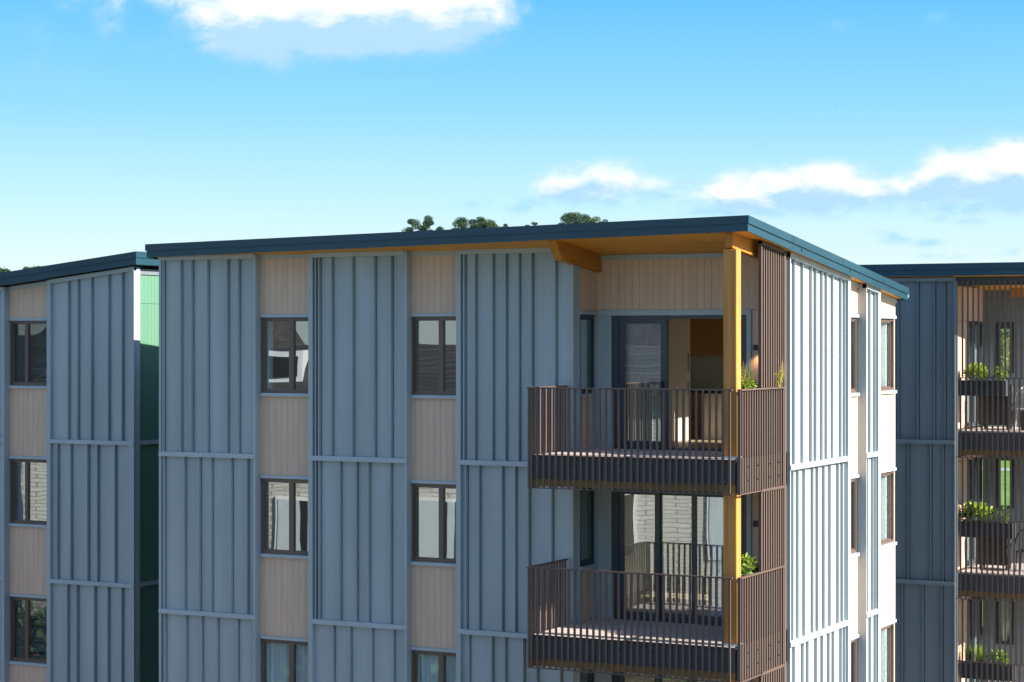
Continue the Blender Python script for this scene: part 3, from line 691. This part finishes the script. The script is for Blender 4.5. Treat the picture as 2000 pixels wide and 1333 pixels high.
def grassy(name, m, parent, c, n, h, spread, seed, w=.009):
    r = random.Random(seed); mb = MB(); c = Vector(c)
    for _ in range(n):
        a = r.uniform(0, 2*pi); s = r.uniform(.1, 1)*spread; hh = h*r.uniform(.5, 1.1)
        base = c+Vector((r.uniform(-.05, .05), r.uniform(-.05, .05), 0)); prev = None
        side = Vector((-sin(a), cos(a), 0))*w
        for q in range(5):
            t = q/4; p = base+Vector((cos(a)*s*t*t, sin(a)*s*t*t, hh*(t-.25*t*t*s/spread)))
            ww = side*(1-t*.85)
            mb.v += [tuple(p-ww), tuple(p+ww)]
            if q: i = len(mb.v); mb.f.append((i-4, i-3, i-1, i-2))
    return mb.build(name, m, parent, recalc=False)
def planter(loc, sx, sy, z0, z1, label, group=None):
    x, y = loc; r = empty('planter_box', (x, y, ZO+z0), label, 'planter', group)
    mb = MB(); t = .02; mb.box(x-sx, x+sx, y-sy, y+sy, z0, z0+.03)
    for b in ((x-sx, x-sx+t, y-sy, y+sy), (x+sx-t, x+sx, y-sy, y+sy), (x-sx+t, x+sx-t, y-sy, y-sy+t), (x-sx+t, x+sx-t, y+sy-t, y+sy)): mb.box(*b, z0+.03, z1)
    mb.build('box', 'raild', r, bevel=.004)
    mb = MB(); mb.box(x-sx+t, x+sx-t, y-sy+t, y+sy-t, z0+.03, z1-.05); mb.build('soil', 'soil', r)
    return r
p0 = planter((-.21, -.13), .20, .74, .32, 1.40, 'charcoal planter with spiky stems behind the top balcony side railing')
grassy('plant', 'mid', p0, (-.16, -.60, 1.36), 120, .48, .24, 1); grassy('plant', 'dry', p0, (-.16, -.66, 1.36), 70, .55, .38, 2, .008)
bush('plant', 'bright', p0, (-.16, -.62, 1.47), (.14, .2, .13), 150, .06, .014, 3); grassy('plant', 'dry', p0, (.04, .42, 1.40), 90, .50, .26, 4, .007)
bush('plant', 'bright', p0, (.06, .40, 1.55), (.07, .18, .17), 80, .05, .012, 5)
bush('plant', 'mid', p0, (-.22, -.35, 1.44), (.16, .35, .12), 130, .06, .014, 6)
p1 = planter((-.21, -.13), .20, .74, -2.68, -1.60, 'charcoal planter with leafy succulents behind the middle balcony side railing')
bush('plant', 'mid', p1, (-.18, -.70, -1.56), (.16, .25, .08), 180, .06, .018, 7); bush('plant', 'bright', p1, (-.15, -.52, -1.46), (.12, .16, .18), 90, .07, .02, 8)
grassy('plant', 'dry', p1, (-.2, -.5, -1.66), 14, .4, .3, 9, .004); bush('plant', 'bright', p1, (-.05, .45, -1.42), (.05, .08, .16), 40, .06, .018, 10)
# right-hand block
q0 = planter((.72, VR+.27), .50, .14, 1.03, 1.36, 'long charcoal planter of lime green bushes on the top screened balcony at right')
bush('plant', 'bright', q0, (.56, VR+.26, 1.50), (.27, .13, .20), 900, .05, .018, 11); bush('plant', 'mid', q0, (1.05, VR+.27, 1.46), (.17, .12, .18), 260, .045, .014, 12); bush('plant', 'bright', q0, (1.12, VR+.2, 1.44), (.16, .08, .15), 90, .05, .016, 14)
q1 = planter((.80, VR+.27), .56, .14, -1.97, -1.64, 'long charcoal planter of broad yellow-green leaves on the middle screened balcony at right')
bush('plant', 'bright', q1, (.58, VR+.26, -1.48), (.34, .13, .22), 330, .10, .030, 13); bush('plant', 'mid', q1, (.42, VR+.3, -1.46), (.25, .12, .22), 160, .09, .026, 15); bush('plant', 'mid', q1, (1.10, VR+.26, -1.50), (.18, .1, .2), 110, .08, .024, 16)
q2 = planter((.80, VR+.27), .56, .14, -4.97, -4.64, 'long charcoal planter with a fountain of green grass on the lowest screened balcony at right')
grassy('plant', 'bright', q2, (.62, VR+.27, -4.70), 300, .48, .26, 17, .006); grassy('plant', 'mid', q2, (.38, VR+.3, -4.70), 160, .55, .28, 18, .005); bush('plant', 'mid', q2, (1.02, VR+.26, -4.52), (.26, .1, .18), 260, .06, .02, 19); bush('plant', 'bright', q2, (1.1, VR+.22, -4.5), (.2, .1, .15), 90, .06, .02, 20)
pg = empty('potted_grass', (1.55, VR+.7, ZO+.30), 'golden dry grass in a black pot on the top balcony at the right edge', 'plant')
grassy('plant', 'dry', pg, (1.55, VR+.7, .72), 220, .55, .22, 21, .006)
mb = MB(); mb.tube((1.55, VR+.7, .30), (1.55, VR+.7, .72), .14, 16, .19); mb.build('pot', 'black', pg, smooth=False)
# covered grill on two balconies
def grill(x, y, z, label):
    r = empty('barbecue', (x, y, ZO+z), label, 'barbecue', 'barbecues on the right block balconies')
    mb = MB(); mb.box(x-.33, x+.33, y-.22, y+.22, z+.10, z+.72); mb.build('cabinet', 'black', r, bevel=.02)
    mb = MB(); n = 10
    pts = [(y-.24+.48*i/n, z+.73+.24*sin(pi*i/n)) for i in range(n+1)]
    for i in range(n):
        (y0, a), (y1, b) = pts[i], pts[i+1]; mb.poly([(x-.35, y0, a), (x+.35, y0, a), (x+.35, y1, b), (x-.35, y1, b)])
    mb.poly([(x-.35, *p) for p in pts]); mb.poly([(x+.35, *p) for p in pts][::-1]); mb.build('lid', 'raild', r)
    mb = MB(); mb.tube((x-.25, y-.27, z+.82), (x+.25, y-.27, z+.82), .012, 8); mb.build('lid_handle', 'galv', r)
    for sx in (-.28, .28):
        mb = MB(); mb.tube((x+sx, y-.16, z+.05), (x+sx+.03, y-.16, z+.05), .05, 12); mb.tube((x+sx, y+.16, z+.05), (x+sx+.03, y+.16, z+.05), .05, 12); mb.build('wheel', 'black', r)
grill(.78, VR+.95, -2.704, 'black lidded barbecue behind the slats of the middle right balcony')
grill(.80, VR+.95, .296, 'black lidded barbecue behind the slats of the top right balcony')
def chair(x, y, z, label, m='white'):
    r = empty('garden_chair', (x, y, ZO+z), label, 'chair', 'garden chairs on the right block balconies')
    mb = MB(); mb.box(x-.23, x+.23, y-.22, y+.22, z+.42, z+.45); mb.build('seat', m, r, bevel=.008)
    mb = MB(); n = 10
    for i in range(n):
        a0, a1 = pi*(i/n), pi*((i+1)/n)
        mb.tube((x-.24*cos(a0), y-.22, z+.6+.32*sin(a0)), (x-.24*cos(a1), y-.22, z+.6+.32*sin(a1)), .016, 8)
    for i in range(5): t = -.16+.08*i; mb.tube((x+t, y-.22, z+.45), (x+t, y-.22, z+.6+.32*math.sqrt(max(0, 1-(t/.24)**2))), .010, 6)
    mb.build('backrest', m, r, smooth=True)
    for sx in (-.21, .21):
        for sy in (-.2, .2):
            mb = MB(); mb.tube((x+sx*1.1, y+sy*1.1, z), (x+sx, y+sy, z+.42), .013, 6, .016); mb.build('leg', m, r)
chair(.95, VR+.9, -5.704, 'white round-backed garden chair on the lowest right balcony')
chair(1.45, VR+1.2, .296, 'white round-backed garden chair beside the golden grass on the top right balcony')
chair(1.55, VR+.8, -2.704, 'black wire-backed garden chair at the right edge of the middle right balcony', 'black')

# ================================================================== trees
def tree(name, base, h, crown, n, L, m, label, cat='tree', group=None, seed=0, clumps=9, trunk_frac=.35, r0=.35):
    r = random.Random(seed); bx, by, bz = base
    root = bpy.data.objects.new(name, None); link(root); root.location = base; ORG[root] = Vector(base); tag(root, label, cat, group)
    mb = MB(); top = Vector((bx+r.uniform(-.4, .4), by, bz+h*.8)); tb = Vector((bx, by, bz-1.0)); mid = Vector((bx+r.uniform(-.3, .3), by+r.uniform(-.3, .3), bz+h*trunk_frac))
    mb.tube(tb, mid, r0, 8, r0*.7); mb.tube(mid, top, r0*.7, 8, r0*.2)
    cl = []
    for i in range(clumps):
        a = r.uniform(0, 2*pi); rr = r.uniform(.25, .95); zz = r.uniform(trunk_frac+.08, .95)
        s = crown*(1-.55*max(0, zz-.6)/.4)
        c = Vector((bx+cos(a)*rr*s, by+sin(a)*rr*s, bz+h*zz)); cl.append((c, crown*r.uniform(.28, .5)))
        st = mid.lerp(top, min(1, max(0, (zz-trunk_frac)*.9))); mb.tube(st, c, r0*.3, 5, r0*.08)
    cl.append((Vector((top.x, top.y, bz+h*.93)), crown*.38))
    mb.build('trunk', 'bark', root, z=0)
    mb = MB()
    for c, s in cl:
        for _ in range(n):
            d = rnd_dir(r); p = c+Vector((d.x*s, d.y*s, d.z*s*.62))*(r.random()**.4)
            leaf_quad(mb, p, d+rnd_dir(r)*.9, rnd_dir(r), L*r.uniform(.6, 1.4), L*.3)
    mb.build('crown', m, root, recalc=False, z=0)
    return root
CAMX, CAMY, CAMZ = 12.048, -33.553, 2.194+ZO
def ray_pt(px, py, dist):
    a = (px-1000)/4175; b = (666.5-py)/4175
    return (CAMX+dist*(fw[0]+rt[0]*a), CAMY+dist*(fw[1]+rt[1]*a), CAMZ+dist*b)
# (screen direction only tells on which bearing each real tree of the ridge grows)
ridge = [(805, 427, 700, 3.4, 'pine_tree', 'pine with an open wind-shaped crown on the ridge, leftmost above the long roof'), (836, 420, 700, 3.2, 'pine_tree', 'tallest slender pine on the ridge, second from the left above the long roof'),
         (861, 441, 705, 1.8, 'shrub', 'low dark shrub on the ridge right of the tallest slender pine'), (899, 428, 700, 3.9, 'pine_tree', 'broad round-headed pine on the ridge left of the peaked olive clump'),
         (936, 425, 700, 3.6, 'pine_tree', 'peaked dark pine at the head of the olive clump on the ridge'), (958, 433, 700, 3.4, 'broadleaf_tree', 'olive green sloping tree at the right of the ridge clump'),
         (987, 437, 705, 1.6, 'shrub', 'small rounded shrub alone on the ridge right of the olive tree'), (1029, 438, 705, 1.2, 'shrub', 'tiny shrub on the ridge beside the small pointed pine'),
         (1043, 433, 705, 1.7, 'pine_tree', 'small pointed pine on the ridge left of the dense dark grove'), (1117, 417, 700, 4.0, 'pine_tree', 'tall dense dark tree at the left end of the grove'),
         (1140, 420, 702, 3.8, 'pine_tree', 'dense dark tree in the grove, second from its left end'), (1163, 424, 702, 3.4, 'broadleaf_tree', 'mid green rounded tree in the middle of the dense grove'),
         (1182, 428, 703, 2.4, 'pine_tree', 'lower dark tree at the right end of the grove'), (1200, 430, 704, 1.1, 'pine_tree', 'tiny pointed pine standing apart at the right of the grove'),
         (1664, 512, 700, 1.0, 'pine_tree', 'lone dark tree tip peeping over the sloping roof at right')]
for i, (px, py, d, cr, nm, lb) in enumerate(ridge):
    x, y, zt = ray_pt(px, py, d); cr *= 1.12; hh = max(4, zt-gz(x, y)+.5)
    gum = nm == 'broadleaf_tree'
    tree(nm, (x, y, zt-hh), hh, cr, 600, cr*.08, 'gum' if gum else 'pine', lb, 'shrub' if nm == 'shrub' else 'tree', 'trees on the ridge', seed=100+i, clumps=11 if cr > 2 else 7, trunk_frac=max(.35, 1-cr*2.2/hh), r0=.25)
for i, (px, py, d, cr, nm, lb, m_) in enumerate([(4, 514, 300, 1.7, 'pine_tree', 'dark pine cut by the left edge above the left roof', 'pine'), (52, 508, 300, .8, 'gum_tree', 'thin gum tree sprig above the left roof', 'gum'), (70, 510, 300, 1.5, 'gum_tree', 'pale olive gum tree crown above the left roof', 'gum'), (86, 510, 302, 1.3, 'gum_tree', 'olive gum tree crown nearest the left roof ridge', 'gum')]):
    x, y, zt = ray_pt(px, py, d)
    tree(nm, (x, y, 0), zt, cr, 120, cr*.16, m_, lb, 'tree', 'trees beyond the left roof', seed=200+i, clumps=8, trunk_frac=.86, r0=.35)
mb = MB(); r_ = random.Random(12)
for _ in range(900):
    d_ = r_.uniform(-330, 260); l_ = r_.gauss(0, 110)
    x = -301+d_*fw[0]+l_*rt[0]; y = 592+d_*fw[1]+l_*rt[1]; z = gz(x, y); s_ = r_.uniform(3, 6)
    top_ = 2.2 if z > 30 else 7
    for _ in range(26):
        dd = rnd_dir(r_, -.2); leaf_quad(mb, (x+dd.x*s_, y+dd.y*s_, z+abs(dd.z)*top_*.7), dd+rnd_dir(r_)*.8, rnd_dir(r_), r_.uniform(1., 2.0), .6)
o = mb.build('woodland', 'pine', None, recalc=False, z=0); tag(o, kind='stuff', label='dark scrub covering the ridge behind the long roof', cat='woodland')
# trees beyond the lawn, seen through the right block's windows and mirrored in the glass
ORD = ['first', 'second', 'third', 'fourth', 'fifth', 'sixth', 'seventh', 'eighth', 'ninth']
for i in range(9):
    x, y, _ = ray_pt(1870+i*22, 900, 205+(i % 3)*6)
    tree('garden_tree', (x, y, 0), 11+(i*37 % 5)*.6, 3.6, 120, .6, 'mid', 'bright green tree beyond the lawn, %s from the left in the row' % ORD[i], 'tree', 'trees beyond the lawn', seed=300+i, clumps=10, trunk_frac=.25)
for i, (x, y) in enumerate([(16, 34), (24, 42), (30, 30), (38, 50), (22, 60), (46, 38), (12, 70)]):
    tree('garden_tree', (x, y, 0), 10+(i*3 % 4), 3.2, 140, .45, 'mid', 'green garden tree behind the right block, %s nearest its rear wall' % ORD[[1, 3, 0, 4, 5, 2, 6][i]], 'tree', 'garden trees behind the right block', seed=400+i, clumps=10, trunk_frac=.25)

# ================================================================== opposite side of the street (mirrored in the windows)
opp = empty('brick_building', (-22, -24, 0), 'pale brick building across the street, mirrored in the windows', 'building')
def rotp(x, y, a=radians(-28), c=(-22, -24)):
    return (c[0]+cos(a)*x-sin(a)*y, c[1]+sin(a)*x+cos(a)*y)
def rbox(mb, x0, x1, y0, y1, z0, z1, a=radians(-28), c=(-22, -24)):
    q = [rotp(x0, y0, a, c), rotp(x1, y0, a, c), rotp(x1, y1, a, c), rotp(x0, y1, a, c)]
    mb.hexa([(*p, z0) for p in q]+[(*p, z1) for p in q])
mb = MB(); rbox(mb, -14, 14, -4, 4, -ZO, .55); mb.build('wall', 'brick', opp)
mb = MB()
q = [rotp(*p) for p in ((-14.6, -4.6), (14.6, -4.6), (14.6, 4.6), (-14.6, 4.6))]; rdg = [rotp(-11, 0), rotp(11, 0)]
i = 0; mb.v = [(*p, .55) for p in q]+[(*p, 2.05) for p in rdg]; mb.f = [(0, 1, 5, 4), (2, 3, 4, 5), (1, 2, 5), (3, 0, 4), (3, 2, 1, 0)]
mb.build('roof', 'roofd', opp)
for x in (-9.5, -3.2):
    mb = MB(); rbox(mb, x, x+1.5, 1.2, 3.3, 1.0, 1.9); d_ = mb.build('dormer', 'white', opp)
    mb = MB(); rbox(mb, x+.15, x+1.35, 3.3, 3.34, 1.15, 1.75); mb.build('pane', 'black', d_)
mb = MB(); rbox(mb, -7, -6.2, -.4, .4, 1.8, 3.0); mb.build('chimney', 'brick', opp)
mb = MB(); rbox(mb, 3.6, 4.4, -.4, .4, 1.8, 3.0); mb.build('chimney', 'brick', opp)
for x in (-10.5, -6.5, -2.5, 1.6, 5.6, 9.6):
    for z in (-4.4, -7.9):
        mb = MB(); rbox(mb, x, x+1.9, 4.0, 4.06, z, z+2.0); w = mb.build('window', 'white', opp)
        mb = MB(); rbox(mb, x+.08, x+1.82, 4.06, 4.08, z+.08, z+1.92); mb.build('pane', 'curtain', w)
        mb = MB(); rbox(mb, x+.75, x+.95, 4.08, 4.09, z+.08, z+1.92); rbox(mb, x+1.2, x+1.82, 4.08, 4.09, z+.08, z+1.92); mb.build('opening', 'black', w)
hg = empty('hedge', (-21, -19, 0), 'tall clipped hedge in front of the brick building across the street', 'hedge')
mb = MB(); r_ = random.Random(5); c_h = rotp(0, 5.6)
for _ in range(9000):
    q_ = rotp(r_.uniform(-14, 14), 5.6+r_.uniform(-.6, .6)); leaf_quad(mb, (q_[0], q_[1], -ZO+r_.uniform(0, 3.1)), rnd_dir(r_), rnd_dir(r_), .3, .1)
mb.build('foliage', 'mid', hg, recalc=False)
mb = MB(); rbox(mb, -14, 14, 5.2, 6.0, -ZO, -ZO+2.8); mb.build('inner_branches', 'bark', hg)
wb = empty('gabled_building', (-47, -24, 0), 'low dark-roofed white building at the end of the street', 'building')
mb = MB(); mb.box(-57, -38, -28, -20, -ZO, .3); mb.build('wall', 'white', wb)
mb = MB(); mb.v = [(-57.5, -28.5, .3), (-37.5, -28.5, .3), (-37.5, -19.5, .3), (-57.5, -19.5, .3), (-57.5, -24, 2.4), (-37.5, -24, 2.4)]; mb.f = [(0, 1, 5, 4), (2, 3, 4, 5), (1, 2, 5), (3, 0, 4), (3, 2, 1, 0)]; mb.build('roof', 'roofd', wb)
for x in (-55, -51, -47, -43):
    for z in (-4.6, -7.8): mb = MB(); mb.box(x, x+1.8, -20, -19.94, z, z+1.6); mb.build('window', 'black', wb)
hs = [(-48, -46, 14, 9, 10.6, 'grey gabled house across the street'), (-28, -58, 12, 9, 10.2, 'white gabled house far across the street'), (-62, -30, 12, 9, 9.6, 'small white house at the end of the street'), (-8, -66, 12, 9, 10, 'cream gabled house behind the camera')]
for (x, y, w_, d_, h_, lb) in hs:
    r = empty('house', (x, y, 0), lb, 'house', 'houses across the street')
    mb = MB(); mb.box(x-w_/2, x+w_/2, y-d_/2, y+d_/2, 0, h_); mb.build('wall', 'white', r, z=0)
    mb = MB(); a, b = w_/2+.5, d_/2+.5; mb.v = [(x-a, y-b, h_), (x+a, y-b, h_), (x+a, y+b, h_), (x-a, y+b, h_), (x-a, y, h_+3), (x+a, y, h_+3)]; mb.f = [(0, 1, 5, 4), (2, 3, 4, 5), (1, 2, 5), (3, 0, 4), (3, 2, 1, 0)]; mb.build('roof', 'roofd', r, z=0)
    for t in (-4, -1, 2.5):
        mb = MB(); mb.box(x+t, x+t+1.4, y+d_/2, y+d_/2+.05, h_-2.4, h_-1); mb.build('window', 'black', r, z=0)
# distant houses on the horizon seen through the top right window
for i in range(5):
    x, y, _ = ray_pt(1900+i*24, 690, 250+i*14); h_ = 9+i % 3
    r = empty('house', (x, y, 0), 'pale distant house beyond the lawn, %s from the left in its row' % ORD[i], 'house', 'distant houses beyond the lawn')
    mb = MB(); mb.box(x-4, x+4, y-4, y+4, 0, h_); mb.build('wall', 'white', r, z=0)
    mb = MB(); mb.v = [(x-4.4, y-4.4, h_), (x+4.4, y-4.4, h_), (x+4.4, y+4.4, h_), (x-4.4, y+4.4, h_), (x, y-4.4, h_+2.4), (x, y+4.4, h_+2.4)]; mb.f = [(0, 1, 4), (1, 2, 5, 4), (2, 3, 5), (3, 0, 4, 5), (3, 2, 1, 0)]; mb.build('roof', 'roofd', r, z=0)
    for t in (-2.8, .6):
        mb = MB(); mb.box(x+t, x+t+1.6, y-4.05, y-4, h_-2.6, h_-1.1); mb.build('window', 'black', r, z=0)

# bird
bx, by, bz = ray_pt(1631, 207, 380)
mb = MB(); pts = [(-.32, 0, .0), (-.14, 0, .12), (0, .05, .04), (.16, 0, .16), (.34, -.05, .10)]
mb.tube((bx-.05, by-.12, bz), (bx+.05, by+.14, bz+.02), .035, 8, .02)
mb.hexa([(bx-.30, by, bz-.01), (bx, by-.06, bz+.02), (bx, by+.06, bz+.02), (bx-.26, by+.06, bz-.01), (bx-.30, by, bz), (bx, by-.06, bz+.035), (bx, by+.06, bz+.035), (bx-.26, by+.06, bz)])
mb.hexa([(bx, by-.06, bz+.02), (bx+.30, by, bz+.14), (bx+.27, by+.06, bz+.14), (bx, by+.06, bz+.02), (bx, by-.06, bz+.035), (bx+.30, by, bz+.15), (bx+.27, by+.06, bz+.15), (bx, by+.06, bz+.035)])
o = mb.build('bird', 'black', None, origin=(bx, by, bz), z=0); tag(o, 'small dark bird gliding high in the blue sky', 'bird')
